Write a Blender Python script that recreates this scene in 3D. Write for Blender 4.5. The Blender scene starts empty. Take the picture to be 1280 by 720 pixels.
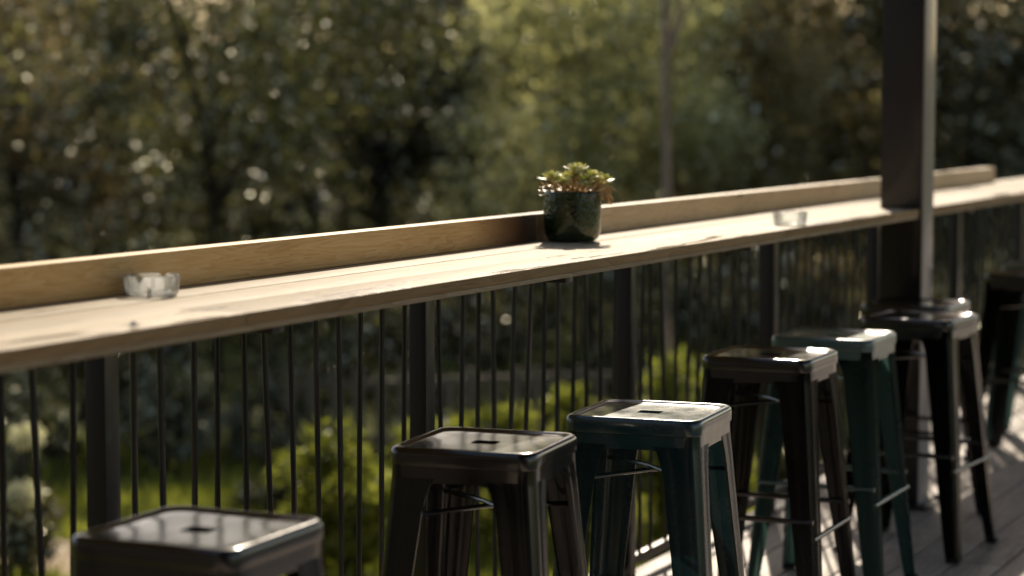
import bpy, bmesh, math, random
from mathutils import Vector, Matrix, noise
R = math.radians
sc = bpy.context.scene
COL = sc.collection

# ------------------------------------------------------------------ frame of the deck
AZ = 0.4483                      # bar direction, clockwise from +Y
DV = Vector((math.sin(AZ), math.cos(AZ), 0)); NV = Vector((math.cos(AZ), -math.sin(AZ), 0))
def W(n, t, z=0.0):              # deck frame (across, along, up) -> world
    v = NV * n + DV * t; v.z = z; return v
H_CAM = 1.4231; FPX = 2729.0; PITCH = 0.0816; SHELF = 1.0714
N_FRONT, N_BACK, N_RAIL = -2.0508, -2.4663, -2.506
def at(px, Z):                   # world X at a distance Z
    return (px - 640) / FPX * Z
def zat(py, Z):
    return H_CAM - (py - 137) / FPX * Z

# ------------------------------------------------------------------ helpers
def tag(o, label=None, cat=None, group=None, kind=None):
    if label: o['label'] = label
    if cat: o['category'] = cat
    if group: o['group'] = group
    if kind: o['kind'] = kind
    return o
def obj(name, bm, mat, parent=None, smooth=True, ang=40):
    me = bpy.data.meshes.new(name)
    bm.normal_update(); bm.to_mesh(me); bm.free()
    if mat is not None:
        for m in (mat if isinstance(mat, (list, tuple)) else [mat]): me.materials.append(m)
    o = bpy.data.objects.new(name, me); COL.objects.link(o)
    if parent: o.parent = parent
    if smooth:
        me.shade_smooth()
        try: me.set_sharp_from_angle(angle=R(ang))
        except Exception: pass
    return o
def root(name, loc=(0, 0, 0), rz=0.0):
    o = bpy.data.objects.new(name, None); COL.objects.link(o)
    o.empty_display_size = .1
    o.location = loc; o.rotation_euler = (0, 0, rz); return o
def copy_tree(o, parent=None):
    c = o.copy(); COL.objects.link(c); c.parent = parent
    for ch in list(o.children): copy_tree(ch, c)
    return c
def box(bm, x0, x1, y0, y1, z0, z1, bev=0.0, M=None):
    r = bmesh.ops.create_cube(bm, size=1)
    vs = r['verts']
    for v in vs:
        v.co = Vector((x0 + (v.co.x + .5) * (x1 - x0), y0 + (v.co.y + .5) * (y1 - y0), z0 + (v.co.z + .5) * (z1 - z0)))
    if bev > 0:
        es = list({e for v in vs for e in v.link_edges})
        rr = bmesh.ops.bevel(bm, geom=es, offset=bev, segments=2, affect='EDGES', profile=.6)
        vs = list({v for f in rr['faces'] for v in f.verts} | {v for v in vs if v.is_valid})
    if M:
        for v in vs: v.co = M @ v.co
    return vs
def tube(bm, pts, rads, seg=8, cap=True):
    rings = []
    up = Vector((0, 0, 1)); pts = [Vector(p) for p in pts]
    for i, p in enumerate(pts):
        a = pts[max(0, i - 1)]; b = pts[min(len(pts) - 1, i + 1)]
        d = (b - a).normalized()
        s = d.cross(up)
        if s.length < 1e-3: s = d.cross(Vector((1, 0, 0)))
        s.normalize(); u = s.cross(d)
        r = rads[i] if isinstance(rads, (list, tuple)) else rads
        rings.append([bm.verts.new(p + s * math.cos(2 * math.pi * k / seg) * r + u * math.sin(2 * math.pi * k / seg) * r) for k in range(seg)])
    for i in range(len(rings) - 1):
        for k in range(seg):
            bm.faces.new((rings[i][k], rings[i][(k + 1) % seg], rings[i + 1][(k + 1) % seg], rings[i + 1][k]))
    if cap:
        bm.faces.new(rings[0]); bm.faces.new(rings[-1][::-1])
def lathe(bm, prof, seg=48, fn=None, closed=False):
    rings = []
    for i, (r, z) in enumerate(prof):
        ring = []
        for k in range(seg):
            a = 2 * math.pi * k / seg
            p = Vector((r * math.cos(a), r * math.sin(a), z))
            if fn: p = fn(p, a, i)
            ring.append(bm.verts.new(p))
        rings.append(ring)
    n = len(rings)
    for i in range(n if closed else n - 1):
        A, B = rings[i], rings[(i + 1) % n]
        for k in range(seg):
            bm.faces.new((A[k], A[(k + 1) % seg], B[(k + 1) % seg], B[k]))
    return rings

# ------------------------------------------------------------------ materials
class NT:
    def __init__(s, name):
        s.m = bpy.data.materials.new(name); s.m.use_nodes = True
        s.t = s.m.node_tree; s.t.nodes.clear()
        s.out = s.n('ShaderNodeOutputMaterial')
    def n(s, typ, **kw):
        x = s.t.nodes.new(typ)
        for k, v in kw.items():
            if k.startswith('i_'):
                key = k[2:]; key = int(key) if key.isdigit() else key.replace('_', ' ')
                x.inputs[key].default_value = v
            else: setattr(x, k, v)
        return x
    def l(s, a, b): s.t.links.new(a, b)
    def ramp(s, fac, stops, interp='LINEAR'):
        r = s.n('ShaderNodeValToRGB'); r.color_ramp.interpolation = interp
        el = r.color_ramp.elements
        while len(el) < len(stops): el.new(.5)
        for e, (p, c) in zip(el, stops):
            e.position = p; e.color = (c[0], c[1], c[2], 1) if isinstance(c, (tuple, list)) else (c, c, c, 1)
        s.l(fac, r.inputs['Fac']); return r
    def coord(s, scale=(1, 1, 1), kind='Object', rot=(0, 0, 0)):
        c = s.n('ShaderNodeTexCoord'); m = s.n('ShaderNodeMapping')
        m.inputs['Scale'].default_value = scale; m.inputs['Rotation'].default_value = rot
        s.l(c.outputs[kind], m.inputs['Vector']); return m.outputs['Vector']
    def noise(s, vec, scale, detail=4, rough=.55, dist=0):
        x = s.n('ShaderNodeTexNoise'); x.inputs['Scale'].default_value = scale; x.inputs['Detail'].default_value = detail
        x.inputs['Roughness'].default_value = rough; x.inputs['Distortion'].default_value = dist
        s.l(vec, x.inputs['Vector']); return x.outputs['Fac']
    def bsdf(s, **kw):
        b = s.n('ShaderNodeBsdfPrincipled')
        for k, v in kw.items(): b.inputs[k.replace('_', ' ')].default_value = v
        s.l(b.outputs[0], s.out.inputs['Surface']); return b
    def bump(s, h, strength, dist, b):
        x = s.n('ShaderNodeBump'); x.inputs['Strength'].default_value = strength; x.inputs['Distance'].default_value = dist
        s.l(h, x.inputs['Height']); s.l(x.outputs[0], b.inputs['Normal']); return x
    def math(s, op, a, b=None):
        x = s.n('ShaderNodeMath', operation=op)
        for i, v in enumerate((a, b)):
            if v is None: continue
            if isinstance(v, (int, float)): x.inputs[i].default_value = v
            else: s.l(v, x.inputs[i])
        return x.outputs[0]
    def mixc(s, f, a, b, mode='MIX'):
        x = s.n('ShaderNodeMix', data_type='RGBA', blend_type=mode)
        for i, v in ((0, f), (6, a), (7, b)):
            if isinstance(v, (int, float)): x.inputs[i].default_value = v
            elif isinstance(v, (tuple, list)): x.inputs[i].default_value = (*v[:3], 1)
            else: s.l(v, x.inputs[i])
        return x.outputs[2]

def painted_metal(name, col, rough=.3, dust=.35, dcol=(.2, .19, .18), ior=1.5):
    m = NT(name); v = m.coord()
    b = m.bsdf(Metallic=0.0, IOR=ior, Coat_Weight=.5, Coat_Roughness=.12)
    n1 = m.noise(v, 9, 6, .65); n2 = m.noise(v, 160, 3, .6)
    f = m.ramp(m.math('MULTIPLY', n1, n2), [(.16, 0.0), (.52, dust)])
    m.l(m.mixc(f.outputs[0], col, dcol), b.inputs['Base Color'])
    rr = m.ramp(n1, [(.3, rough - .06), (.75, rough + .14)]); m.l(rr.outputs[0], b.inputs['Roughness'])
    m.bump(n2, .12, .0006, b)
    return m.m

def wood(name, cols, rough=(.4, .6), grain=(60, 2.2, 60), knots=True, wet=False, spec=.5, ringscale=9, bump=.25, dark_end=None):
    """cols dark, mid, light; object y is the grain direction"""
    m = NT(name); v = m.coord()
    c = m.n('ShaderNodeTexCoord'); 
    mp = m.n('ShaderNodeMapping'); mp.inputs['Scale'].default_value = grain; m.l(c.outputs['Object'], mp.inputs['Vector'])
    fine = m.noise(mp.outputs[0], 4, 6, .6)
    mp2 = m.n('ShaderNodeMapping'); mp2.inputs['Scale'].default_value = (ringscale, ringscale * .09, ringscale); m.l(c.outputs['Object'], mp2.inputs['Vector'])
    big = m.noise(mp2.outputs[0], 2.0, 3, .5, .6)
    rings = m.math('FRACT', m.math('MULTIPLY', big, 9.0))
    ringf = m.ramp(rings, [(0, .25), (.7, .75), (.92, 1.0), (1.0, .2)])
    blotch = m.noise(v, 2.3, 4, .6)
    mix = m.math('ADD', m.math('MULTIPLY', fine, .45), m.math('ADD', m.math('MULTIPLY', ringf.outputs[0], .28), m.math('MULTIPLY', blotch, .35)))
    cr = m.ramp(mix, [(.30, cols[0]), (.52, cols[1]), (.78, cols[2])])
    colr = cr.outputs[0]
    if knots:
        vo = m.n('ShaderNodeTexVoronoi'); vo.inputs['Scale'].default_value = 1.0
        mp3 = m.n('ShaderNodeMapping'); mp3.inputs['Scale'].default_value = (9, 2.6, 9); m.l(c.outputs['Object'], mp3.inputs['Vector'])
        m.l(mp3.outputs[0], vo.inputs['Vector'])
        k = m.ramp(vo.outputs['Distance'], [(.03, 1.0), (.14, 0.0)])
        colr = m.mixc(k.outputs[0], colr, tuple(x * .35 for x in cols[0]))
    b = m.bsdf(); b.inputs['Specular IOR Level'].default_value = spec
    rn = m.ramp(fine, [(.3, rough[0]), (.7, rough[1])]); ro = rn.outputs[0]
    if wet:   # worn, darker varnish left in patches along the front lip
        sep = m.n('ShaderNodeSeparateXYZ'); m.l(c.outputs['Object'], sep.inputs[0])
        mp4 = m.n('ShaderNodeMapping'); mp4.inputs['Scale'].default_value = (14, 1.5, 3); m.l(c.outputs['Object'], mp4.inputs['Vector'])
        pn = m.noise(mp4.outputs[0], 1.6, 5, .62)
        edge = m.ramp(m.math('ADD', sep.outputs['X'], 0.0), [(0.0, 0.0), (1.0, 1.0)])
        mr = m.n('ShaderNodeMapRange'); mr.inputs['From Min'].default_value = N_FRONT - .16; mr.inputs['From Max'].default_value = N_FRONT - .005
        m.l(sep.outputs['X'], mr.inputs['Value'])
        side = m.math('LESS_THAN', sep.outputs['X'], N_FRONT - .0015)
        w = m.ramp(m.math('MULTIPLY', side, m.math('ADD', m.math('MULTIPLY', mr.outputs[0], .20), pn)), [(.70, 0.0), (.735, 1.0)])
        colr = m.mixc(m.math('MULTIPLY', w.outputs[0], .75), colr, (.11, .06, .032))
        ro = m.mixc(w.outputs[0], ro, (.16, .16, .16))
        colr = m.mixc(m.math('SUBTRACT', 1.0, side), colr, (.80, .64, .46), 'MULTIPLY')      # darker, browner front edge
        m.t.nodes.remove(edge)
    if dark_end:   # one end of the board darkens through red-brown to near black
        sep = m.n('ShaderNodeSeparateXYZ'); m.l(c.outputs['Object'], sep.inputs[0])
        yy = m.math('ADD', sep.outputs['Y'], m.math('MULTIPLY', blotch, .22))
        mr = m.n('ShaderNodeMapRange'); mr.inputs['From Min'].default_value = dark_end[0]; mr.inputs['From Max'].default_value = dark_end[1]; m.l(yy, mr.inputs['Value'])
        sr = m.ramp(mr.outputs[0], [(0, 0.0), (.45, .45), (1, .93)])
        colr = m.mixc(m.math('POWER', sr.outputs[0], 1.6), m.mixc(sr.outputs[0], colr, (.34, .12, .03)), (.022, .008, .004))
    m.l(colr, b.inputs['Base Color']); m.l(ro, b.inputs['Roughness'])
    m.bump(mix, bump, .0015, b)
    return m.m

def foliage(name, cols, trans=.45, rough=.32, spec=.5, wax_=.20):
    m = NT(name)
    a = m.n('ShaderNodeAttribute', attribute_name='rnd')
    v = m.coord()
    cl = m.noise(v, .75, 4, .62)
    cl = m.ramp(cl, [(.30, 0.0), (.68, 1.0)]).outputs[0]
    sep = m.n('ShaderNodeSeparateColor'); m.l(a.outputs['Color'], sep.inputs[0])
    f = m.math('ADD', m.math('MULTIPLY', sep.outputs[0], .38), m.math('MULTIPLY', cl, .68))
    cr = m.ramp(f, [(.22, cols[0]), (.55, cols[1]), (.9, cols[2])])
    b = m.n('ShaderNodeBsdfPrincipled')
    wax = m.ramp(sep.outputs[2], [(0, .75), (wax_, .75), (wax_ + .01, 0.0)])      # a few leaves are waxy and mirror the sun
    m.l(m.mixc(wax.outputs[0], cr.outputs[0], (.85, .84, .66)), b.inputs['Base Color']); m.l(wax.outputs[0], b.inputs['Metallic'])
    b.inputs['Specular IOR Level'].default_value = spec
    rr = m.ramp(sep.outputs[1], [(0, rough), (.55, rough + .04), (.60, rough + .28), (1, rough + .45)]); m.l(rr.outputs[0], b.inputs['Roughness'])
    t = m.n('ShaderNodeBsdfTranslucent')
    m.l(m.mixc(1.0, cr.outputs[0], (1.25, 1.22, .72), 'MULTIPLY'), t.inputs['Color'])
    mx = m.n('ShaderNodeMixShader'); m.l(m.math('MULTIPLY', m.math('SUBTRACT', 1.0, wax.outputs[0]), trans), mx.inputs[0])
    m.l(b.outputs[0], mx.inputs[1]); m.l(t.outputs[0], mx.inputs[2]); m.l(mx.outputs[0], m.out.inputs['Surface'])
    return m.m

def bark(name, cols):
    m = NT(name); v = m.coord(scale=(6, 6, 1.2)); b = m.bsdf(Roughness=.85)
    n = m.noise(v, 4, 6, .65)
    cr = m.ramp(n, [(.3, cols[0]), (.7, cols[1])]); m.l(cr.outputs[0], b.inputs['Base Color']); m.bump(n, .6, .02, b)
    return m.m

M = {}
M['black'] = painted_metal('black_paint', (.006, .005, .0052), .17, .2, (.05, .046, .044), 1.85)
M['teal'] = painted_metal('teal_paint', (.011, .056, .064), .20, .25, (.12, .15, .14), 1.8)
M['green'] = painted_metal('grey_green_paint', (.105, .185, .175), .28, .35, (.22, .25, .21), 1.7)
M['railing'] = painted_metal('railing_paint', (.010, .008, .0075), .42, .15, (.035, .028, .024))
M['column'] = painted_metal('column_paint', (.015, .0105, .010), .45, .3, (.04, .032, .03))
M['lit_face'] = painted_metal('column_lit_face', (.34, .31, .30), .5, .3, (.25, .23, .22))  # lighter colour for one column face, standing for the light on it
M['shelf'] = wood('bar_timber', [(.28, .20, .12), (.50, .41, .285), (.63, .54, .40)], (.5, .66), wet=True, spec=.10, knots=False)
M['lip'] = wood('lip_timber', [(.26, .18, .10), (.42, .31, .19), (.54, .43, .29)], (.5, .7))
M['board'] = wood('board_timber', [(.44, .27, .12), (.74, .55, .33), (.86, .70, .46)], (.5, .7), ringscale=13)
M['board_dark_end'] = wood('dark_end_board_timber', [(.40, .21, .07), (.74, .47, .19), (.86, .63, .32)], (.5, .7), ringscale=13, dark_end=(4.95, 5.30))
M['deck'] = wood('deck_timber', [(.19, .145, .11), (.40, .325, .265), (.60, .51, .43)], (.45, .7), knots=False, ringscale=7, bump=.5)
M['joist'] = wood('joist_timber', [(.03, .02, .015), (.06, .045, .03), (.09, .07, .05)], (.7, .9), knots=False)
M['paling'] = wood('paling_timber', [(.11, .085, .060), (.21, .165, .12), (.32, .25, .18)], (.7, .9), knots=False)
M['wallpaint'] = wood('wall_timber', [(.20, .16, .13), (.30, .25, .21), (.36, .31, .27)], (.6, .8), knots=False)
M['blocker_dark'] = wood('blocker_dark_timber', [(.012, .010, .010), (.02, .017, .016), (.03, .026, .024)], (.6, .8), knots=False)

# ------------------------------------------------------------------ setting: ground
GRID = {}
def gz(x, y):
    base = -1.22 - .10 * max(0, min(1, (y - 12) / 6)) * 3
    base += .10 * noise.noise(Vector((x * .35, y * .35, 0))) + .03 * noise.noise(Vector((x * 1.6, y * 1.6, 3)))
    k = max(0.0, y - 34)
    base += 5.5 * (1 - math.exp(-(k / 26) ** 1.6)) + 1.2 * noise.noise(Vector((x * .05, y * .05, 9))) * min(1, k / 15)
    return base
def build_ground():
    bm = bmesh.new()
    xs = [-400, -250, -150, -90, -60, -40, -28] + [-20 + i * .5 for i in range(81)] + [28, 40, 60, 90, 150, 250, 400]
    ys = [-400, -200, -80, -30, -10] + [-4 + i * .5 for i in range(100)] + [48, 52, 56, 62, 70, 80, 100, 140, 200, 300, 450]
    vs = [[bm.verts.new((x, y, gz(x, y))) for x in xs] for y in ys]
    for j in range(len(ys) - 1):
        for i in range(len(xs) - 1):
            bm.faces.new((vs[j][i], vs[j][i + 1], vs[j + 1][i + 1], vs[j + 1][i]))
    m = NT('ground_soil'); v = m.coord(); b = m.bsdf(Roughness=.95); b.inputs['Specular IOR Level'].default_value = .05
    n1 = m.noise(v, .6, 5, .6); n2 = m.noise(v, 7, 5, .7)
    g = m.ramp(n2, [(.3, (.055, .062, .016)), (.7, (.14, .15, .04))])
    d = m.ramp(n2, [(.3, (.018, .015, .009)), (.7, (.040, .032, .020))])
    k = m.ramp(n1, [(.52, 0.0), (.66, 1.0)])
    m.l(m.mixc(k.outputs[0], g.outputs[0], d.outputs[0]), b.inputs['Base Color']); m.bump(n2, .7, .04, b)
    tag(obj('ground', bm, m.m), kind='structure')
    # dirt path
    bm = bmesh.new(); pl = [(-7.5, 15.4), (-4.5, 14.1), (-3.1, 13.2), (-2.1, 12.2), (-1.0, 11.2), (1.0, 10.4)]
    prev = None
    for i in range(61):
        u = i / 60 * (len(pl) - 1); k = min(int(u), len(pl) - 2); f = u - k
        a = Vector(pl[k]); c = Vector(pl[k + 1]); p = a.lerp(c, f); d = (c - a).normalized(); nn = Vector((-d.y, d.x))
        row = []
        for j in range(7):
            w = (j - 3) / 3 * (.42 + .07 * noise.noise(Vector((i * .3, j, 0))))
            q = p + nn * w
            row.append(bm.verts.new((q.x, q.y, gz(q.x, q.y) + .035)))
        if prev:
            for j in range(6): bm.faces.new((prev[j], prev[j + 1], row[j + 1], row[j]))
        prev = row
    m = NT('path_dirt'); v = m.coord(); b = m.bsdf(Roughness=.9)
    n2 = m.noise(v, 9, 5, .7); cr = m.ramp(n2, [(.3, (.26, .18, .10)), (.7, (.48, .36, .22))])
    m.l(cr.outputs[0], b.inputs['Base Color']); m.bump(n2, .5, .03, b)
    tag(obj('path', bm, m.m), kind='structure')
build_ground()

# grass
def leaf_layer(bm): return bm.loops.layers.color.new('rnd')
def build_leaves(name, gen, mat, parent=None):
    """gen yields (pos, dir, nrm, length, width); pointed folded leaf of two quads"""
    vs = []; fs = []; cols = []
    for (p, d, n, L, w) in gen:
        s = d.cross(n)
        if s.length < 1e-4: continue
        s.normalize(); i = len(vs)
        vs += [p, p + d * L * .45 + s * w * .5 + n * w * .12, p + d * L, p + d * L * .45 - s * w * .5 + n * w * .12]
        fs += [(i, i + 1, i + 2, i + 3)]
        cols.append((random.random(), random.random(), random.random(), 1))
    me = bpy.data.meshes.new(name); me.from_pydata([tuple(v) for v in vs], [], fs)
    at_ = me.color_attributes.new('rnd', 'FLOAT_COLOR', 'CORNER')
    buf = []
    for c in cols: buf += list(c) * 4
    at_.data.foreach_set('color', buf)
    me.materials.append(mat); me.update()
    o = bpy.data.objects.new(name, me); COL.objects.link(o)
    if parent: o.parent = parent
    return o
def rdir(rng):
    while True:
        v = Vector((rng.uniform(-1, 1), rng.uniform(-1, 1), rng.uniform(-1, 1)))
        if .05 < v.length < 1: return v.normalized()

M['grass'] = foliage('grass_blades', [(.12, .14, .025), (.26, .29, .06), (.42, .43, .12)], .6, .5, .3, .0)
def grass():
    rng = random.Random(3); random.seed(3)
    def g():
        for _ in range(30000):
            y = rng.uniform(9.5, 19); x = rng.uniform(-.26 * y - .3, .2 * y)
            if rng.random() > .35 + .65 * noise.noise(Vector((x * .8, y * .8, 4))) + .5: continue
            # keep the path clear
            pl = [(-7.5, 15.4), (-4.5, 14.1), (-3.1, 13.2), (-2.1, 12.2), (-1.0, 11.2), (1.0, 10.4)]
            if any(abs((Vector((x, y)) - (Vector(a).lerp(Vector(b), max(0, min(1, (Vector((x, y)) - Vector(a)).dot(Vector(b) - Vector(a)) / (Vector(b) - Vector(a)).length_squared))))).length) < .38 for a, b in zip(pl, pl[1:])): continue
            d = Vector((rng.gauss(0, .35), rng.gauss(0, .35), 1)).normalized()
            n = Vector((rng.gauss(0, 1), rng.gauss(0, 1), .2)).normalized()
            yield Vector((x, y, gz(x, y) - .01)), d, n, rng.uniform(.07, .19), rng.uniform(.012, .024)
    tag(build_leaves('grass', g(), M['grass']), 'sunlit green grass growing below the deck', 'grass', kind='stuff')
grass()

# ------------------------------------------------------------------ deck
def build_deck():
    rng = random.Random(5)
    bm = bmesh.new(); w = .138; gap = .009
    n = -2.56
    while n < 2.4:
        t = -2.2 - rng.uniform(0, 2)
        while t < 18:
            L = rng.choice([3.6, 4.2, 4.8])
            dz = rng.uniform(-.0012, .0012)
            box(bm, n, n + w, t + .002, t + L - .002, -.028 + dz, dz - .002, .003)
            t += L
        n += w + gap
    o = obj('deck', bm, M['deck']); o.rotation_euler.z = -AZ; tag(o, kind='structure')
    # screw heads are part of the boards' look; joists below
    bm = bmesh.new()
    t = -2
    while t < 18:
        box(bm, -2.50, 2.4, t, t + .045, -.20, -.0335); t += .45
    box(bm, -2.565, -2.52, -4, 18, -.24, -.0335)
    t = -1.5
    while t < 18:
        box(bm, -2.5, -2.41, t + .1, t + .19, -1.7, -.205); t += 2.6
    o = obj('deck_substructure', bm, M['joist'], smooth=False); o.rotation_euler.z = -AZ
    tag(o, kind='structure')
build_deck()

# ------------------------------------------------------------------ bar counter
COL_T0, COL_T1, COL_N0, COL_N1 = 7.60, 7.75, -2.195, -2.0455
def build_counter():
    r = root('bar_counter', (0, 0, 0), -AZ)
    tag(r, 'long pale timber bar counter with upright back board along the balcony railing', 'counter')
    rng = random.Random(8)
    T0, T1 = -.6, 13.4
    # front plank is notched around the column, back planks run through
    g = .0012; zt = SHELF; th = .023
    def plank(n0, n1, segs, dz=0):
        for a, b in segs:
            bm = bmesh.new(); box(bm, n0, n1, a + .0015, b - .0015, zt - th + dz, zt + dz, .0025)
            obj('top_plank', bm, M['shelf'], r)
    plank(-2.196 + .0, N_FRONT, [(T0, 3.2), (3.2, 6.12), (6.12, COL_T0 - .004), (COL_T1 + .004, 10.4), (10.4, T1)])
    plank(-2.196 - .140, -2.196 - g, [(T0, 1.9), (1.9, 5.35), (5.35, 8.9), (8.9, T1)], -.0006)
    plank(N_BACK - .055, -2.196 - .140 - g, [(T0, 2.6), (2.6, 6.8), (6.8, 10.0), (10.0, T1)], .0004)
    # strip under the front lip
    for a, b in [(T0, 4.6), (4.6, COL_T0 - .004), (COL_T1 + .004, T1)]:
        bm = bmesh.new(); box(bm, N_FRONT - .045, N_FRONT - .003, a + .001, b - .001, zt - th - .011, zt - th - .0005, .002)
        obj('edge_strip', bm, M['lip'], r)
    for t in (1.0, 2.1, 3.4, 4.7, 6.0, 7.3, 8.6, 9.9, 11.2, 12.5):
        bm = bmesh.new(); box(bm, -2.47, N_FRONT - .06, t - .02, t + .02, zt - th - .034, zt - th - .001, .002)
        obj('bracket', bm, M['railing'], r)
    for a, b in [(T0, 5.28), (5.284, 10.49)]:
        bm = bmesh.new(); box(bm, N_BACK - .052, N_BACK, a, b, zt + .001, zt + .074, .003)
        bb = obj('back_board', bm, M['board_dark_end'] if a < 0 else M['board'], r)
        if a < 0: bb['label'] = 'near length of back board with a dark end behind the pot'
build_counter()

# ------------------------------------------------------------------ railing
def build_railing():
    r = root('balcony_railing', (0, 0, 0), -AZ)
    tag(r, 'dark metal balcony railing with slim upright bars under the timber counter', 'railing')
    rng = random.Random(21)
    posts = [3.40 + 1.3017 * k for k in range(-1, 8)]
    for p in posts:
        bm = bmesh.new(); box(bm, N_RAIL - .0235, N_RAIL + .0235, p - .0235, p + .0235, -.03, 1.032, .003)
        obj('post', bm, M['railing'], r)
    t0, t1 = posts[0], posts[-1]
    bm = bmesh.new(); box(bm, N_RAIL - .02, N_RAIL + .02, t0, t1 + .02, 1.0325, 1.0425, .002)
    obj('top_rail', bm, M['railing'], r)
    bm = bmesh.new()
    for a, b in zip(posts, posts[1:]): box(bm, N_RAIL - .012, N_RAIL + .012, a + .024, b - .024, .045, .075, .002)
    obj('bottom_rail', bm, M['railing'], r)
    for a, b in zip(posts, posts[1:]):
        for k in range(1, 13):
            t = a + (b - a) * k / 13 + rng.gauss(0, .004)
            bm = bmesh.new(); q = rng.gauss(0, .009); s = rng.gauss(0, .005)
            tube(bm, [(N_RAIL + s, t - q, 1.034), (N_RAIL, t + q * .2, .5), (N_RAIL, t + q, .074)], .0066, 8)
            obj('baluster', bm, M['railing'], r)
build_railing()

# ------------------------------------------------------------------ column
def build_column():
    r = root('roof_column', tuple(W((COL_N0 + COL_N1) / 2, (COL_T0 + COL_T1) / 2, 0)), -AZ)
    tag(r, 'thick dark brown square column rising through the timber counter', 'column')
    bm = bmesh.new(); h = (COL_T1 - COL_T0) / 2
    box(bm, -h, h, -h, h, .009, 3.4, .004); obj('shaft', bm, M['column'], r)
    bm = bmesh.new(); box(bm, h + .0003, h + .0045, -h + .002, h - .002, .01, 3.39, .001); cv = obj('lit_side_face', bm, M['lit_face'], r); cv['label'] = 'side face of the brown column, skylight painted on as light grey'  # thin sheet whose light grey paints the skylight onto this side
    bm = bmesh.new(); box(bm, -.125, .125, -.125, .125, 0, .0085, .002)
    for sx in (-1, 1):
        for sy in (-1, 1):
            tube(bm, [(sx * .1, sy * .1, .008), (sx * .1, sy * .1, .022)], .011, 6)
    obj('base_plate', bm, M['column'], r, ang=30)
build_column()

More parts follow.
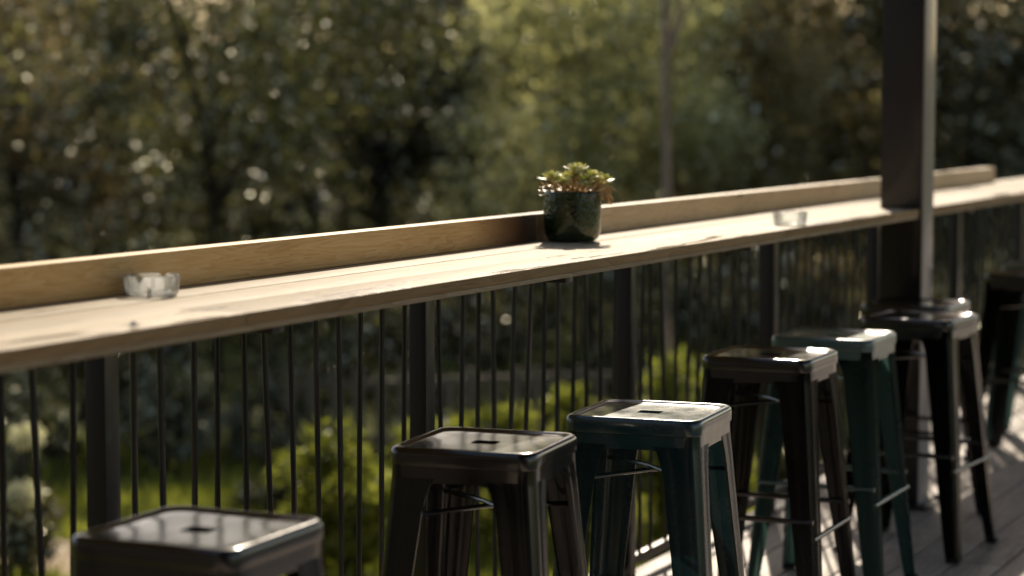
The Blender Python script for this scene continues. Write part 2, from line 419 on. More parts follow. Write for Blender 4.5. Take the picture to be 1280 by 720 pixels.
# ------------------------------------------------------------------ stools
def rsq(h, rad, N=64):
    """rounded square, points ordered by angle, per-corner arcs"""
    pts = []
    per = N // 4; arc = 7; st = per - arc
    for c in range(4):
        a0 = c * math.pi / 2
        cs = [(1, -1), (1, 1), (-1, 1), (-1, -1)]
        # side c: outward normal direction angle a0
        nx, ny = math.cos(a0), math.sin(a0); tx, ty = -ny, nx
        L = h - rad
        for i in range(st):
            u = -L + 2 * L * i / st
            pts.append((nx * h + tx * u, ny * h + ty * u))
        cx, cy = nx * L + tx * L, ny * L + ty * L
        for i in range(arc):
            a = a0 + math.pi / 2 * i / arc
            pts.append((cx + rad * math.cos(a), cy + rad * math.sin(a)))
    return pts
def make_stool(mat, name='bar_stool'):
    r = root(name)
    S = .1535; TOP = .76
    # pan: rings from the lower skirt up, over the rim, to the slot
    bm = bmesh.new(); N = 64
    spec = [(S - .006, .030, .7005), (S - .0055, .030, .700), (S - .0035, .030, .7005), (S - .0035, .030, .724), (S - .0005, .031, .7255), (S, .031, .728),
            (S, .031, .747), (S - .0012, .031, .7535), (S - .0045, .031, .7582), (S - .009, .030, .760), (S - .0135, .029, .7592), (S - .0175, .027, .7568),
            (S - .0215, .025, .7548), (S - .024, .024, .7545), (S - .060, .022, .7544)]
    rings = []
    for h, rad, z in spec:
        rings.append([bm.verts.new((x, y, z)) for x, y in rsq(h, rad, N)])
    def slot(hx, hy, z):
        out = []
        for x, y in rsq(1.0, .35, N):
            a = math.atan2(y, x)
            out.append(bm.verts.new((hx * max(-1, min(1, x * 1.02)), hy * max(-1, min(1, y * 1.02)), z)))
        return out
    rings.append(slot(.060, .045, .75435)); rings.append(slot(.036, .030, .7543)); rings.append(slot(.0265, .0215, .7542)); rings.append(slot(.0263, .0213, .7490)); rings.append(slot(.0262, .0212, .7360)); 
    for a, b in zip(rings, rings[1:]):
        for k in range(N): bm.faces.new((a[k], a[(k + 1) % N], b[(k + 1) % N], b[k]))
    obj('seat', bm, mat, r, ang=50)
    # underside sheet of the pan
    # apron with arches joining the legs
    HB = .208
    def half(z): return .1475 + (HB - .1475) * (1 - z / .73)
    zs = [.0, .04, .10, .2, .3, .4, .5, .58, .63, .66, .68, .692, .70]
    def wid(z):
        u = z / .66
        w = .040 + .040 * min(1, u) ** .8
        if z > .63: w += .016 * ((z - .63) / .07) ** 2.2
        return w
    for sx, sy in ((1, -1), (1, 1), (-1, 1), (-1, -1)):
        bm = bmesh.new(); prev = None
        for z in zs + [.7005 + .0235]:
            h = half(z) if z <= .70 else half(.70) - .0005
            a = wid(min(z, .70)); rr = .024
            sec = []
            # flange on the x side -> rounded corner -> flange on the y side, with a pressed rib
            for q in (1.0, .93, .62, .50, .38):
                d = -.0011 if q in (.50,) else 0
                sec.append((h + d, h - rr - (a - rr) * q))
            for i in range(6):
                an = math.pi / 2 * i / 5
                sec.append((h - rr + rr * math.cos(an), h - rr + rr * math.sin(an)))
            for q in (.38, .50, .62, .93, 1.0):
                d = -.0011 if q in (.50,) else 0
                sec.append((h - rr - (a - rr) * q, h + d))
            # rolled lips
            sec = [(h - .006, h - rr - (a - rr) * 1.0 + .001)] + sec + [(h - rr - (a - rr) * 1.0 + .001, h - .006)]
            ring = [bm.verts.new((sx * x, sy * y, z)) for x, y in sec]
            if prev:
                for k in range(len(ring) - 1):
                    f = (prev[k], prev[k + 1], ring[k + 1], ring[k])
                    bm.faces.new(f if sx * sy > 0 else f[::-1])
            prev = ring
        bmesh.ops.solidify(bm, geom=bm.faces[:], thickness=.0018)
        lg = obj('leg', bm, mat, r, ang=45)
        # rubber foot
        bm = bmesh.new(); h = HB
        box(bm, h - .034, h + .0022, h - .034, h + .0022, 0.0, .014, .004)
        for v in bm.verts: v.co.x *= sx; v.co.y *= sy
        bmesh.ops.recalc_face_normals(bm, faces=bm.faces[:])
        obj('rubber_foot', bm, M['rubber'], lg)
    # apron strips between the legs
    bm = bmesh.new()
    hh = half(.70) - .0005
    for k in range(4):
        A = Matrix.Rotation(k * math.pi / 2, 4, 'Z')
        vs = []
        for i in range(13):
            u = -1 + 2 * i / 12; y = u * .088
            zb = .692 - .012 * max(0, abs(u) - .6) / .4
            vs.append([bm.verts.new(A @ Vector((hh - .0004 - (0 if z > .69 else .0), y, z))) for z in (zb, .698, .7235)] + [bm.verts.new(A @ Vector((hh - .008, y, zb)))])
        for a, b in zip(vs, vs[1:]):
            for p, q in ((3, 0), (0, 1), (1, 2)): bm.faces.new((a[p], b[p], b[q], a[q]))
    bmesh.ops.recalc_face_normals(bm, faces=bm.faces[:])
    obj('apron', bm, mat, r, ang=40)
    # X brace
    for s, z in ((1, .618), (-1, .627)):
        bm = bmesh.new(); h = half(z) - .014
        P = [(-h, -h * s, z - .004), (-h * .4, -h * s * .4, z + .004), (0, 0, z + .007), (h * .4, h * s * .4, z + .004), (h, h * s, z - .004)]
        tube(bm, P, .0052, 8); obj('cross_brace', bm, mat, r)
    # rungs
    for ax in (0, 1):
        for sg in (-1, 1):
            z = .285 if ax == 0 else .330
            h = half(z) - .006; e = half(z) - .004
            bm = bmesh.new()
            A, B = (Vector((sg * h, -e, z)), Vector((sg * h, e, z))) if ax == 0 else (Vector((-e, sg * h, z)), Vector((e, sg * h, z)))
            tube(bm, [A, A.lerp(B, .5), B], .0075, 10)
            obj('rung', bm, mat, r)
    return r
m = NT('rubber'); b = m.bsdf(Roughness=.7); nn = m.noise(m.coord(), 60); m.l(m.ramp(nn, [(.3, .008), (.7, .02)]).outputs[0], b.inputs['Base Color']); M['rubber'] = m.m

proto = {}
stools = [  # colour, n, t, rotation (deg), label
    ('black', -1.941, 2.885, -1.7, 'black metal bar stool nearest the viewer, its legs cut off by the picture edge'),
    ('black', -1.938, 3.906, -6.5, 'glossy black metal bar stool standing just before the dark teal stool'),
    ('teal', -1.806, 4.462, -5.2, 'dark teal metal bar stool with a slotted dusty seat, second stool behind the nearest'),
    ('black', -1.938, 5.664, -1.5, 'black metal bar stool between the dark teal and the grey green stool'),
    ('green', -1.932, 6.226, -.7, 'grey green metal bar stool between two black stools, short of the column'),
    ('black', -1.861, 6.916, 3.8, 'black metal bar stool directly behind the grey green stool, all feet on the deck'),
    ('black', -2.0, 7.385, 2.0, 'black metal bar stool pushed in under the counter against the column'),
    ('black', -1.945, 8.93, 3.0, 'black metal bar stool beyond the column, cut by the right picture edge'),
    ('green', -2.0, 9.42, -2.0, 'grey green metal bar stool half hidden behind the farthest black one'),
]
for c, n, t, rot, lab in stools:
    if c not in proto: proto[c] = make_stool(M[c]); o = proto[c]
    else: o = copy_tree(proto[c])
    o.location = W(n, t, .0005); o.rotation_euler = (0, 0, -AZ - R(rot))
    tag(o, lab, 'bar stool', 'metal bar stools lined up at the timber counter')

# ------------------------------------------------------------------ plant pot
def build_pot():
    c = W(-2.380, 5.32, SHELF + .0006)
    r = root('potted_plant', tuple(c), .3)
    tag(r, 'small succulent plant in a dark green glazed pot standing on the counter', 'potted plant')
    m = NT('pot_glaze'); v = m.coord(); b = m.bsdf(IOR=1.5, Coat_Weight=.6, Coat_Roughness=.06)
    n = m.noise(v, 14, 4, .6)
    cr = m.ramp(n, [(.3, (.006, .012, .004)), (.55, (.020, .042, .010)), (.8, (.070, .095, .026))]); m.l(cr.outputs[0], b.inputs['Base Color'])
    b.inputs['Roughness'].default_value = .22
    vo = m.n('ShaderNodeTexVoronoi', feature='SMOOTH_F1'); vo.inputs['Scale'].default_value = 110; m.l(v, vo.inputs['Vector'])
    m.bump(vo.outputs['Distance'], .8, .004, b)
    bm = bmesh.new()
    prof = [(.0, .0), (.050, .0), (.062, .003), (.070, .010), (.0745, .022), (.0765, .040), (.0775, .075), (.0770, .110), (.0762, .128), (.0755, .1335), (.0735, .1345), (.0715, .133), (.071, .118), (.070, .108)]
    lathe(bm, [(max(a, .0005), z) for a, z in prof], 64, fn=lambda p, a, i: Vector((p.x * (1 + .006 * math.sin(9 * a + i)), p.y * (1 + .006 * math.sin(9 * a + i)), p.z)))
    obj('pot', bm, m.m, r, ang=60)
    m = NT('potting_soil'); v = m.coord(); b = m.bsdf(Roughness=.95); n = m.noise(v, 150, 4, .7)
    m.l(m.ramp(n, [(.3, (.010, .007, .004)), (.7, (.05, .035, .022))]).outputs[0], b.inputs['Base Color']); m.bump(n, 1, .004, b)
    bm = bmesh.new(); lathe(bm, [(.0702, .110), (.05, .114), (.0005, .117)], 32); obj('soil', bm, m.m, r)
    # rosettes of thick leaves
    def leafmat(name, a, bcol, c):
        m = NT(name); at_ = m.n('ShaderNodeAttribute', attribute_name='rnd'); sp = m.n('ShaderNodeSeparateColor'); m.l(at_.outputs['Color'], sp.inputs[0])
        cr = m.ramp(sp.outputs[0], [(0, a), (.5, bcol), (1, c)])
        b = m.n('ShaderNodeBsdfPrincipled'); m.l(cr.outputs[0], b.inputs['Base Color']); b.inputs['Roughness'].default_value = .3; b.inputs['Coat Weight'].default_value = .4
        t = m.n('ShaderNodeBsdfTranslucent'); m.l(m.mixc(1.0, cr.outputs[0], (1.1, 1.05, .7), 'MULTIPLY'), t.inputs['Color'])
        mx = m.n('ShaderNodeMixShader'); mx.inputs[0].default_value = .5
        m.l(b.outputs[0], mx.inputs[1]); m.l(t.outputs[0], mx.inputs[2]); m.l(mx.outputs[0], m.out.inputs['Surface']); return m.m
    gm = leafmat('succulent_leaf', (.52, .56, .24), (.78, .80, .54), (.92, .92, .82))
    om = leafmat('dry_leaf', (.62, .42, .22), (.74, .60, .38), (.84, .76, .56))
    rng = random.Random(12)
    def add_leaf(bm, lay, p, d, up, L, w, th):
        s = d.cross(up).normalized(); n = s.cross(d).normalized(); col = (rng.random(),) * 3 + (1,)
        rings = []
        for i, (u, k) in enumerate(((0, .3), (.25, .7), (.55, 1.0), (.8, .85), (.95, .4))):
            c_ = p + d * L * u + n * (L * .22 * u * u)
            rings.append([bm.verts.new(c_ + s * math.cos(a) * w * k * .5 + n * math.sin(a) * th * k * .5) for a in [2 * math.pi * j / 6 for j in range(6)]])
        tip = bm.verts.new(p + d * L + n * L * .24)
        fs = []
        for A, B in zip(rings, rings[1:]):
            for j in range(6): fs.append(bm.faces.new((A[j], A[(j + 1) % 6], B[(j + 1) % 6], B[j])))
        for j in range(6): fs.append(bm.faces.new((rings[-1][j], rings[-1][(j + 1) % 6], tip)))
        for f in fs:
            for l in f.loops: l[lay] = col
    cR = Vector((math.cos(-.3), math.sin(-.3), 0))   # picture right in pot space
    fwd = Vector((-cR.y, cR.x, 0))
    ros = []   # (right, away, height, radius)
    ros += [(-.058, -.02, .040, .026), (-.030, .015, .034, .024), (-.028, -.045, .030, .024), (.0, -.01, .042, .028), (.014, .02, .062, .027), (.002, -.03, .066, .020), (.035, -.03, .034, .024),
            (.052, .0, .044, .026), (.080, -.012, .034, .026), (.066, .03, .028, .024), (-.01, .045, .036, .026), (-.052, .035, .036, .024), (.03, -.055, .022, .02)]
    for q, (rx, aw, h, rad) in enumerate(ros):
        c0 = cR * rx * .5 + fwd * aw * .6 + Vector((0, 0, .112)); c1 = cR * rx * 1.02 + fwd * aw + Vector((0, 0, .130 + h * .95))
        bm = bmesh.new(); tube(bm, [c0, c0.lerp(c1, .6) + Vector((0, 0, -.004)), c1], [.003, .0026, .0022], 6); st = obj('stem', bm, om, r)
        bm = bmesh.new(); lay = bm.loops.layers.float_color.new('rnd'); axis = (Vector((0, 0, 1)) + (c1 - c0).normalized() * .7).normalized()
        s = axis.cross(fwd).normalized(); u = axis.cross(s)
        for i in range(15):
            a = i * 2.4; k = i / 14; el = R(78 - 82 * k)
            rad_d = s * math.cos(a) + u * math.sin(a)
            d = (rad_d * math.cos(el) + axis * math.sin(el)).normalized()
            add_leaf(bm, lay, c1, d, axis if k > .2 else rad_d * -1 + axis * .2, rad * (.6 + .8 * k), rad * .74, .004)
        obj('rosette', bm, gm, r, ang=80)
    bm = bmesh.new(); lay = bm.loops.layers.float_color.new('rnd')
    for i in range(90):
        a = rng.uniform(0, 6.28); rr = rng.uniform(.02, .072)
        p = Vector((rr * math.cos(a), rr * math.sin(a), rng.uniform(.120, .152)))
        d = Vector((math.cos(a), math.sin(a), rng.uniform(-.5, .5))).normalized()
        add_leaf(bm, lay, p, d, Vector((0, 0, 1)), rng.uniform(.018, .032), .013, .003)
    for i in range(26):   # withered tuft hanging over the right rim
        p = cR * rng.uniform(.074, .098) + fwd * rng.uniform(-.03, .02) + Vector((0, 0, rng.uniform(.118, .158)))
        d = (cR * rng.uniform(.0, .6) + Vector((0, 0, -1)) + fwd * rng.uniform(-.3, .3)).normalized()
        add_leaf(bm, lay, p, d, cR, rng.uniform(.018, .032), .010, .003)
    obj('withered_leaves', bm, om, r, ang=80)
build_pot()

# ------------------------------------------------------------------ ashtrays
def glass_mat():
    m = NT('clear_glass'); v = m.coord()
    n = m.noise(v, 90, 2); bp = m.n('ShaderNodeBump'); bp.inputs['Strength'].default_value = .25; bp.inputs['Distance'].default_value = .001; m.l(n, bp.inputs['Height'])
    fr = m.n('ShaderNodeFresnel'); fr.inputs['IOR'].default_value = 1.5; m.l(bp.outputs[0], fr.inputs['Normal'])
    tr = m.n('ShaderNodeBsdfTransparent'); tr.inputs[0].default_value = (.97, .98, .97, 1)
    gl = m.n('ShaderNodeBsdfGlossy'); gl.inputs['Roughness'].default_value = .12; m.l(bp.outputs[0], gl.inputs['Normal'])
    df = m.n('ShaderNodeBsdfTranslucent'); df.inputs[0].default_value = (.8, .82, .8, 1)
    m1 = m.n('ShaderNodeMixShader'); m1.inputs[0].default_value = .22; m.l(tr.outputs[0], m1.inputs[1]); m.l(df.outputs[0], m1.inputs[2])
    m2 = m.n('ShaderNodeMixShader'); m.l(m.math('MULTIPLY', fr.outputs[0], .7), m2.inputs[0]); m.l(m1.outputs[0], m2.inputs[1]); m.l(gl.outputs[0], m2.inputs[2])
    m.l(m2.outputs[0], m.out.inputs['Surface']); return m.m
M['glass'] = glass_mat()
def build_ashtray(n, t, rz, label, R0=.053):
    bm = bmesh.new()
    prof = [(.0006, .0), (.040, .0), (.047, .0015), (.0505, .007), (.0530, .034), (.0528, .0385), (.0500, .040), (.0470, .0375), (.0445, .014), (.040, .0085), (.0006, .008)]
    def fn(p, a, i):
        k = R0 / .053
        z = p.z
        if i in (4, 5, 6, 7):
            q = ((a / (2 * math.pi) * 4) % 1.0) - .5
            z -= .011 * math.exp(-(q / .055) ** 2)
        return Vector((p.x * k, p.y * k, z))
    lathe(bm, prof, 96, fn)
    bmesh.ops.remove_doubles(bm, verts=bm.verts[:], dist=.00001)
    bmesh.ops.recalc_face_normals(bm, faces=bm.faces[:])
    o = obj('ashtray', bm, M['glass'], None, ang=50); o.location = W(n, t, SHELF + .0008); o.rotation_euler.z = rz
    tag(o, label, 'ashtray', 'glass ashtrays on the counter')
    return o
A1 = W(-2.400, 3.417, SHELF)
build_ashtray(-2.400, 3.417, .5, 'round clear glass ashtray on the near stretch of the counter, holding a cigarette end')
build_ashtray(-2.125, 6.38, .2, 'round clear glass ashtray between the potted plant and the brown column')
def simple_mat(name, c1, c2, rough=.7, sc_=80):
    m = NT(name); b = m.bsdf(Roughness=rough); n = m.noise(m.coord(), sc_)
    m.l(m.ramp(n, [(.35, c1), (.65, c2)]).outputs[0], b.inputs['Base Color']); return m.m
M['paper'] = simple_mat('white_paper', (.55, .52, .46), (.78, .75, .68))
M['filter'] = simple_mat('cork_filter', (.40, .14, .05), (.62, .27, .10))
M['ash'] = simple_mat('ash', (.12, .12, .12), (.4, .4, .38), .95)
ct = root('cigarette', (A1.x + .004, A1.y - .012, A1.z + .011)); ct.rotation_euler = (R(90 - 78), 0, .2)
tag(ct, 'stubbed out cigarette end with orange filter inside the near glass ashtray', 'cigarette')
bm = bmesh.new(); tube(bm, [(0, 0, .006), (0, 0, .026)], .004, 12); obj('filter', bm, M['filter'], ct, ang=30)
bm = bmesh.new(); tube(bm, [(0, 0, .0), (.0, 0, .0058)], .0038, 12); obj('paper_tube', bm, M['paper'], ct, ang=30)
bm = bmesh.new(); p0 = Vector((A1.x + .000, A1.y - .010, A1.z + .011)); p1 = Vector((A1.x - .040, A1.y - .030, A1.z + .036))
tube(bm, [p0, p0.lerp(p1, .5), p1], [.0011, .0011, .0010], 6)
tag(obj('matchstick', bm, M['paper']), 'thin pale matchstick leaning over the rim of the near ashtray', 'matchstick')
bm = bmesh.new(); p0 = Vector((A1.x - .052, A1.y - .004, A1.z + .030)); p1 = Vector((A1.x - .112, A1.y + .006, A1.z + .036))
# scrap of clear film by the front lip
bm.free(); bm = bmesh.new(); rng = random.Random(4); c = W(-2.072, 2.90, SHELF + .002)
g = [[bm.verts.new((c.x + (i - 2) * .0035 + rng.gauss(0, .001), c.y + (j - 2) * .004, c.z + abs(rng.gauss(0, .004)))) for i in range(5)] for j in range(5)]
for j in range(4):
    for i in range(4): bm.faces.new((g[j][i], g[j][i + 1], g[j + 1][i + 1], g[j + 1][i]))
m = NT('foil'); b = m.bsdf(Metallic=.9, Roughness=.2); m.l(m.ramp(m.noise(m.coord(), 200), [(.3, .6), (.7, .85)]).outputs[0], b.inputs['Base Color'])
tag(obj('foil_scrap', bm, m.m, smooth=False), 'tiny crumpled silver foil scrap at the front lip of the counter', 'scrap')

# ------------------------------------------------------------------ unseen wall and roof, added to block sky light
def build_light_blocker():
    r = root('unseen_light_blocker', (0, 0, 0), -AZ); tag(r, 'unseen dark wall and roof added to keep sky light off the stools', 'light blocker')
    bm = bmesh.new(); box(bm, -11, 9, -2.75, -2.6, -1.6, 4.6); k = 0
    for i in range(100): box(bm, -11 + i * .2, -10.98 + i * .2, -2.599, -2.58, -1.2, 3.2)
    obj('blocker_wall', bm, M['blocker_dark'], r, smooth=False)
    bm = bmesh.new(); box(bm, -1.98, 1.2, -2.59, 17, 3.24, 3.30)
    t = -2.4
    while t < 17: box(bm, -1.97, 1.15, t, t + .045, 3.08, 3.235); t += .6
    obj('blocker_roof', bm, M['joist'], r, smooth=False)
    bm = bmesh.new(); box(bm, -2.20, -1.985, -2.59, 17, 3.405, 3.60); box(bm, -2.2, 1.2, -2.59, 17, 3.61, 3.64)
    obj('blocker_beam', bm, M['joist'], r, smooth=False)
build_light_blocker()

# ------------------------------------------------------------------ paling fence
def build_fence():
    r = root('paling_fence', (0, 0, 0)); tag(r, 'weathered grey paling fence among bushes below the deck', 'fence')
    A = Vector((at(330, 17.6), 17.6)); B = Vector((at(900, 18.6), 18.6)); L = (B - A).length; d = (B - A) / L
    rng = random.Random(9); n = int(L / .19)
    bm = bmesh.new()
    for i in range(n):
        p = A + d * i * .19; g = gz(p.x, p.y); h = .86 + rng.uniform(-.05, .04)
        Mx = Matrix.Translation((p.x, p.y, g - .05)) @ Matrix.Rotation(math.atan2(d.y, d.x) + rng.gauss(0, .03), 4, 'Z') @ Matrix.Rotation(rng.gauss(0, .012), 4, 'Y')
        box(bm, -.048, .048, -.01, .01, 0, h, 0, Mx)
    obj('palings', bm, M['paling'], r, smooth=False)
    for zz in (.2, .66):
        bm = bmesh.new(); g = -1.53
        Mx = Matrix.Translation((A.x, A.y + .045, g)) @ Matrix.Rotation(math.atan2(d.y, d.x), 4, 'Z')
        box(bm, 0, L, -.02, .03, zz, zz + .07, 0, Mx); obj('fence_rail', bm, M['paling'], r, smooth=False)
build_fence()

# ------------------------------------------------------------------ trees and bushes
M['bark_dark'] = bark('dark_bark', [(.018, .013, .009), (.055, .040, .028)])
M['bark_pale'] = bark('pale_bark', [(.26, .19, .145), (.50, .39, .31)])
F = {
 'olive': foliage('olive_leaves', [(.022, .021, .010), (.085, .088, .036), (.26, .26, .11)], .5, .40, 1.0),
 'pale': foliage('pale_leaves', [(.14, .14, .08), (.52, .53, .35), (.82, .80, .60)], .66, .39, 1.0),
 'dark': foliage('dark_leaves', [(.030, .027, .016), (.080, .075, .042), (.19, .18, .095)], .55, .40, .6),
 'brown': foliage('brown_olive_leaves', [(.040, .031, .020), (.125, .100, .062), (.32, .26, .16)], .66, .42, .6),
 'khaki': foliage('khaki_leaves', [(.10, .085, .05), (.36, .31, .19), (.60, .53, .35)], .66, .42, .6, .12),
 'bright': foliage('bright_leaves', [(.07, .08, .02), (.24, .27, .06), (.44, .45, .13)], .62, .42, .5, .03),
 'silver': foliage('silver_leaves', [(.04, .046, .025), (.12, .13, .08), (.28, .28, .20)], .45, .40, 1.0, .2),
 'white': foliage('white_petals', [(.45, .46, .42), (.62, .62, .58), (.85, .85, .80)], .6, .6, .3),
}
def crown(name, c, rad, nleaf, leaf, fkey, parent, rng, clumps=46, droop=.3, spread=.20, hang=0.0):
    cl = []
    while len(cl) < clumps:
        v = Vector((rng.uniform(-1, 1), rng.uniform(-1, 1), rng.uniform(-1, 1)))
        if v.length > 1 or (v.length < .35 and rng.random() < .6): continue
        cl.append((Vector((c.x + v.x * rad.x, c.y + v.y * rad.y, c.z + v.z * rad.z)), rng.uniform(.6, 1.25)))
    s0 = spread * (rad.x + rad.z) * .5
    def gen():
        for _ in range(nleaf):
            q, k = cl[rng.randrange(len(cl))]
            v = rdir(rng) * (rng.random() ** .45) * s0 * k * 1.7
            v.z *= .75
            p = q + v
            d = rdir(rng); d.z -= droop; d.normalize()
            n = (rdir(rng) + Vector((0, 0, .5))).normalized()
            L = leaf * rng.uniform(.7, 1.4)
            yield p, d, n, L, L * .5
    random.seed(rng.random())
    o = build_leaves(name, gen(), F[fkey], parent)
    return o, [q for q, k in cl]
def tree(px, Z, trunk_r, cz, rad, nleaf, leaf, fkey, label, seed, bk='bark_dark', trunk_top=None, lean=0.0, cpx=None, clumps=46, name='tree', limbs=14, spread=.2):
    rng = random.Random(seed)
    if bk == 'bark_dark' or px == 470:
        k = min(1.38, 30.5 / Z); Z *= k; cz = H_CAM + (cz - H_CAM) * k; rad = tuple(q * k for q in rad); trunk_r *= k; nleaf = int(nleaf * 1.15)
    x = at(px, Z); g = gz(x, Z)
    top = H_CAM + Z * rng.uniform(.10, .135); bot = cz - rad[2]
    if px != 832: cz = (top + bot) / 2; rad = (rad[0], rad[1], (top - bot) / 2)
    r = root(name, (x, Z, g)); tag(r, label, 'tree', 'trees in the blurred wood behind the railing')
    cx = (at(cpx, Z) - x) if cpx else 0
    c = Vector((cx, -.45 if bk == 'bark_dark' and px != 268 else 0, cz - g)); rad = Vector(rad)
    o, cl = crown('crown', c, rad, nleaf, leaf, fkey, r, rng, clumps=clumps, spread=spread)
    bm = bmesh.new(); top = (trunk_top or cz) - g
    trunk_r *= .8
    P = [Vector((lean * (i / 6) ** 1.5 + .04 * rng.uniform(-1, 1) * (i > 0), .04 * rng.uniform(-1, 1), -.1 + (top + .1) * i / 6)) for i in range(7)]
    tube(bm, P, [trunk_r * (1.25 if i == 0 else 1 - .09 * i) for i in range(7)], 10)
    obj('trunk', bm, M[bk], r)
    bm = bmesh.new()
    for q in rng.sample(cl, min(limbs, len(cl))):
        k = rng.randrange(3, 7); a = P[k]; mid = a.lerp(q, .5) + Vector((rng.gauss(0, .08), rng.gauss(0, .08), .12))
        rr = trunk_r * (1 - .09 * k) * .5
        tube(bm, [a, mid, q], [rr, rr * .55, rr * .2], 6)
    obj('limbs', bm, M[bk], r)
    return r
def bush(px, Z, w, top, nleaf, leaf, fkey, label, seed, name='bush', clumps=26, depth=None, group='bushes below the deck', stems=9, spread=.22):
    """w half width (m), top in world z"""
    rng = random.Random(seed); x = at(px, Z); g = gz(x, Z); h = (top - g)
    r = root(name, (x, Z, g)); tag(r, label, 'bush', group)
    if fkey == 'bright': w *= 1.35; spread *= 1.15; nleaf = int(nleaf * 1.3)
    c = Vector((0, 0, h * .5)); rad = Vector((w * .82, (depth or w) * .82, h * .44))
    o, cl = crown('foliage', c, rad, nleaf, leaf, fkey, r, rng, clumps=clumps, droop=-.2, spread=spread)
    bm = bmesh.new()
    for q in rng.sample(cl, min(stems, len(cl))):
        b0 = Vector((rng.gauss(0, .05), rng.gauss(0, .05), -.05)); tube(bm, [b0, b0.lerp(q, .55) + Vector((rng.gauss(0, .05), 0, 0)), q], [.018, .012, .004], 5)
    obj('stems', bm, M['bark_dark'], r)
    return r

# big trees, left to right
tree(20, 19, .09, 2.6, (1.3, 1.2, 2.6), 6500, .10, 'brown', 'brown olive tree at the far left edge of the wood', 1, clumps=40)
tree(268, 16.5, .085, 3.0, (1.75, 1.5, 2.3), 15000, .085, 'olive', 'olive green tree with glinting leaves and a dark forked trunk, left of centre', 2, cpx=300, clumps=80, spread=.15)
tree(470, 23, .15, 3.2, (1.2, 1.2, 2.5), 7000, .11, 'olive', 'leafy tree with a thick grey brown trunk between the glinting tree and the dark gap', 3, cpx=500, bk='bark_pale', clumps=50)
tree(590, 29, .10, 2.5, (1.5, 1.2, 3.6), 7000, .13, 'dark', 'very dark tree filling the gap left of the plant pot', 4, clumps=50)
tree(735, 19.5, .10, 2.5, (1.15, 1.2, 2.9), 15000, .11, 'pale', 'pale green bushy tree rising behind the plant pot', 5, clumps=60)
tree(832, 16, .055, 4.6, (1.3, 1.1, 1.3), 4200, .10, 'pale', 'slender tree with a straight pale pinkish trunk right of the plant pot', 6, bk='bark_pale', trunk_top=5.0, clumps=30)
tree(925, 20.5, .08, 2.8, (.60, .6, 2.9), 7500, .09, 'khaki', 'narrow khaki conical tree beside the broad brownish one', 7, clumps=40, name='conical_tree')
tree(1030, 22, .10, 2.4, (1.05, 1.0, 3.2), 9000, .10, 'khaki', 'brownish olive tree just left of the brown column', 8, clumps=50)
tree(1215, 21, .13, 2.6, (1.25, 1.2, 3.0), 8000, .10, 'dark', 'dark tree with sparse glints right of the brown column', 9, clumps=50)
tree(860, 28, .09, 2.3, (1.2, 1.0, 3.6), 6000, .13, 'brown', 'brown olive tree behind the slender pale trunk', 10, clumps=50)
tree(1330, 24, .13, 2.6, (1.2, 1.2, 3.4), 6000, .12, 'olive', 'olive tree at the far right edge of the wood', 12, clumps=50)
tree(120, 27, .09, 2.4, (1.5, 1.2, 3.6), 7000, .13, 'olive', 'green tree standing far behind the left end of the counter', 13, clumps=50)
tree(390, 28, .09, 2.4, (1.3, 1.2, 3.6), 6000, .13, 'dark', 'dark tree far behind the glinting olive tree', 14, clumps=50)
tree(965, 30, .09, 2.4, (1.1, 1.0, 3.6), 6000, .13, 'brown', 'brown olive tree far behind, between the conical tree and the column', 15, clumps=50)
tree(1125, 30, .09, 2.4, (1.1, 1.0, 3.6), 6000, .13, 'dark', 'dark tree far behind the brown column itself', 16, clumps=50)
tree(1265, 30, .09, 2.4, (1.1, 1.0, 3.6), 6000, .13, 'dark', 'dark tree far behind the end of the back board', 17, clumps=50)
# understorey
us = 'dark shrubs at the foot of the wood'
for i, (px, Z, w, top, fk, lab) in enumerate([
    (60, 17.5, .8, .1, 'dark', 'dark shrub at the foot of the brown olive tree'),
    (190, 18.2, .7, .35, 'dark', 'dark rounded shrub left of the forked dark trunk'),
    (370, 18.5, .8, .35, 'olive', 'olive shrub right of the forked dark trunk'),
    (520, 19.4, .8, .25, 'dark', 'dark shrub above the near end of the paling fence'),
    (650, 21, .8, .5, 'dark', 'dark shrub behind the foot of the pale bushy tree'),
    (790, 21, .8, .5, 'olive', 'olive shrub behind the slender pale trunk'),
    (930, 21, .8, .3, 'dark', 'dark shrub at the foot of the conical tree'),
    (1060, 21, .8, .3, 'brown', 'brown shrub at the foot of the brownish tree'),
    (1220, 18, .9, .2, 'dark', 'dark shrub right of the column behind the railing bars')]):
    bush(px, Z, w, top, 3600, .075, fk, lab, 40 + i, 'shrub', group=us)
# bushes in the garden below
gb = 'bright bushes in the garden below'
for i, (px, Z, w, py, nl, fk, lab) in enumerate([
    (425, 12.2, .36, 520, 5200, 'bright', 'bright yellow green bush left of the second stool'),
    (610, 13.4, .50, 506, 6500, 'bright', 'bright bush seen through and above the second stool'),
    (738, 13.8, .30, 478, 3200, 'bright', 'bright bush between the second and the teal stool'),
    (850, 14.0, .42, 428, 5500, 'bright', 'yellow green bush behind the black stool past the teal one'),
    (985, 15.2, .40, 560, 3500, 'olive', 'olive green bush low behind the legs of the far stools'),
    (1175, 15.6, .40, 505, 3500, 'bright', 'yellow green bush low behind the column'),
    (505, 13.6, .30, 590, 2600, 'olive', 'low olive bush between the two bright bushes left of the second stool'),
    (345, 14.6, .30, 585, 2200, 'olive', 'low olive bush left of the bright bush by the nearest stool')]):
    bush(px, Z, w, zat(py, Z), nl, .052, fk, lab, 60 + i, 'bush', group=gb)
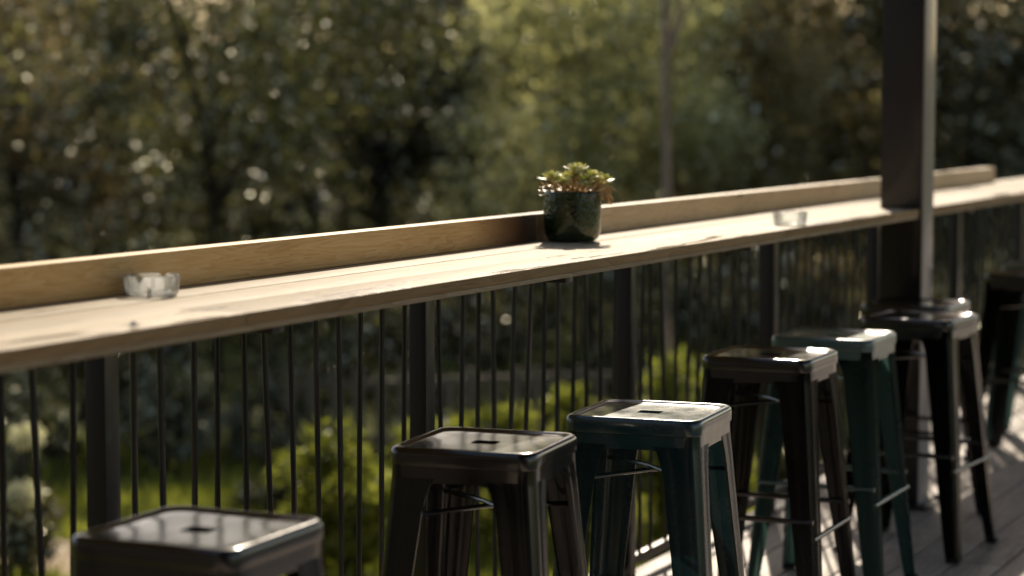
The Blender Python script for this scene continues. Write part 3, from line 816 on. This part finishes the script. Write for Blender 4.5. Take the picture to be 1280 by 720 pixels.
for i, (px, Z, w, py, nl, lab) in enumerate([
    (25, 15.2, .42, 462, 2000, 'silvery sparse shrub at the left edge behind the railing'),
    (205, 17.0, .55, 428, 2800, 'silvery glinting shrub right of the leftmost railing post'),
    (318, 17.6, .45, 470, 2200, 'small silvery shrub left of the bright bush')]):
    bush(px, Z, w, zat(py, Z), nl, .045, 'silver', lab, 80 + i, 'shrub', group='silvery shrubs below the deck', clumps=34, spread=.16)
def flower_bush():
    rng = random.Random(90)
    for k, (px, py, Z) in enumerate([(28, 548, 12.6), (22, 622, 12.2)]):
        x = at(px, Z); g = gz(x, Z); zc = zat(py, Z)
        r = root('flowering_plant', (x, Z, g)); tag(r, ['taller plant with a round white flower head at the left edge', 'lower plant with white flowers near the dirt path at the left edge'][k], 'flowering plant', 'white flowering plants')
        bm = bmesh.new()
        for i in range(5): tube(bm, [(rng.gauss(0, .03), rng.gauss(0, .03), -.03), (rng.gauss(0, .03), 0, (zc - g) * .5), (rng.gauss(0, .05), rng.gauss(0, .04), zc - g)], [.006, .005, .003], 5)
        obj('stems', bm, M['bark_dark'], r)
        def gen(c, rad, n, L):
            for _ in range(n):
                v = rdir(rng) * rng.random() ** .4
                yield Vector(c) + Vector((v.x * rad, v.y * rad, v.z * rad * .75)), rdir(rng), rdir(rng), L, L * .7
        build_leaves('flower_head', gen((0, 0, zc - g), .11, 420, .028), F['white'], r)
        build_leaves('foliage', gen((0, 0, (zc - g) * .45), .2, 900, .05), F['olive'], r)
flower_bush()

# far wood reading as one mass
def far_wood():
    rng = random.Random(77); random.seed(77)
    cl = []
    for _ in range(480):
        y = rng.uniform(31, 42); x = rng.uniform(-.34 * y, .34 * y); g = gz(x, y)
        cl.append((Vector((x, y, g + rng.uniform(.2, min(7.0, max(1.0, H_CAM + .12 * y - g))))), rng.uniform(.5, 1.1)))
    def gen():
        for _ in range(60000):
            q, k = cl[rng.randrange(len(cl))]
            v = rdir(rng) * rng.random() ** .45 * k * 1.3
            L = rng.uniform(.12, .24)
            yield q + v, rdir(rng), (rdir(rng) + Vector((0, 0, .4))).normalized(), L, L * .55
    tag(build_leaves('far_wood', gen(), F['dark']), 'dark mass of distant woodland behind the trees', 'woodland', kind='stuff')
far_wood()

# ------------------------------------------------------------------ light
w = bpy.data.worlds.new('World'); sc.world = w; w.use_nodes = True
nt = w.node_tree; nt.nodes.clear()
sky = nt.nodes.new('ShaderNodeTexSky'); sky.sky_type = 'NISHITA'; sky.sun_disc = False
SUN_EL = R(33.5); SUN_AZ = R(4)     # azimuth clockwise from +Y
sky.sun_elevation = SUN_EL; sky.sun_rotation = SUN_AZ; sky.dust_density = 1.3
bg = nt.nodes.new('ShaderNodeBackground'); bg.inputs['Strength'].default_value = .135
tn = nt.nodes.new('ShaderNodeMix'); tn.data_type = 'RGBA'; tn.blend_type = 'MULTIPLY'; tn.inputs[0].default_value = 1; tn.inputs[7].default_value = (1.0, .90, .79, 1); nt.links.new(sky.outputs[0], tn.inputs[6])
wo = nt.nodes.new('ShaderNodeOutputWorld'); nt.links.new(tn.outputs[2], bg.inputs[0]); nt.links.new(bg.outputs[0], wo.inputs[0])
sl = bpy.data.lights.new('sun', 'SUN'); sl.energy = 4.9; sl.angle = R(.55); sl.color = (1, .875, .70)
so = bpy.data.objects.new('sun', sl); COL.objects.link(so)
sd = Vector((math.sin(SUN_AZ) * math.cos(SUN_EL), math.cos(SUN_AZ) * math.cos(SUN_EL), math.sin(SUN_EL)))
so.rotation_euler = sd.to_track_quat('Z', 'Y').to_euler(); so.location = (0, 0, 20)

# ------------------------------------------------------------------ camera
cam = bpy.data.cameras.new('camera'); co = bpy.data.objects.new('camera', cam); COL.objects.link(co)
co.location = (0, 0, H_CAM); co.rotation_euler = (math.pi / 2 - PITCH, 0, 0)
cam.sensor_width = 36; cam.lens = FPX / 1280 * 36; cam.clip_end = 2000
cam.dof.use_dof = True; cam.dof.focus_distance = 4.9; cam.dof.aperture_fstop = 2.2
sc.camera = co
sc.view_settings.view_transform = 'Standard'; sc.view_settings.look = 'None'; sc.view_settings.exposure = 0; sc.view_settings.gamma = 1
sc.cycles.use_denoising = True; sc.cycles.max_bounces = 8; sc.cycles.transparent_max_bounces = 8
sc.cycles.sample_clamp_indirect = 6; sc.cycles.caustics_reflective = False; sc.cycles.caustics_refractive = False
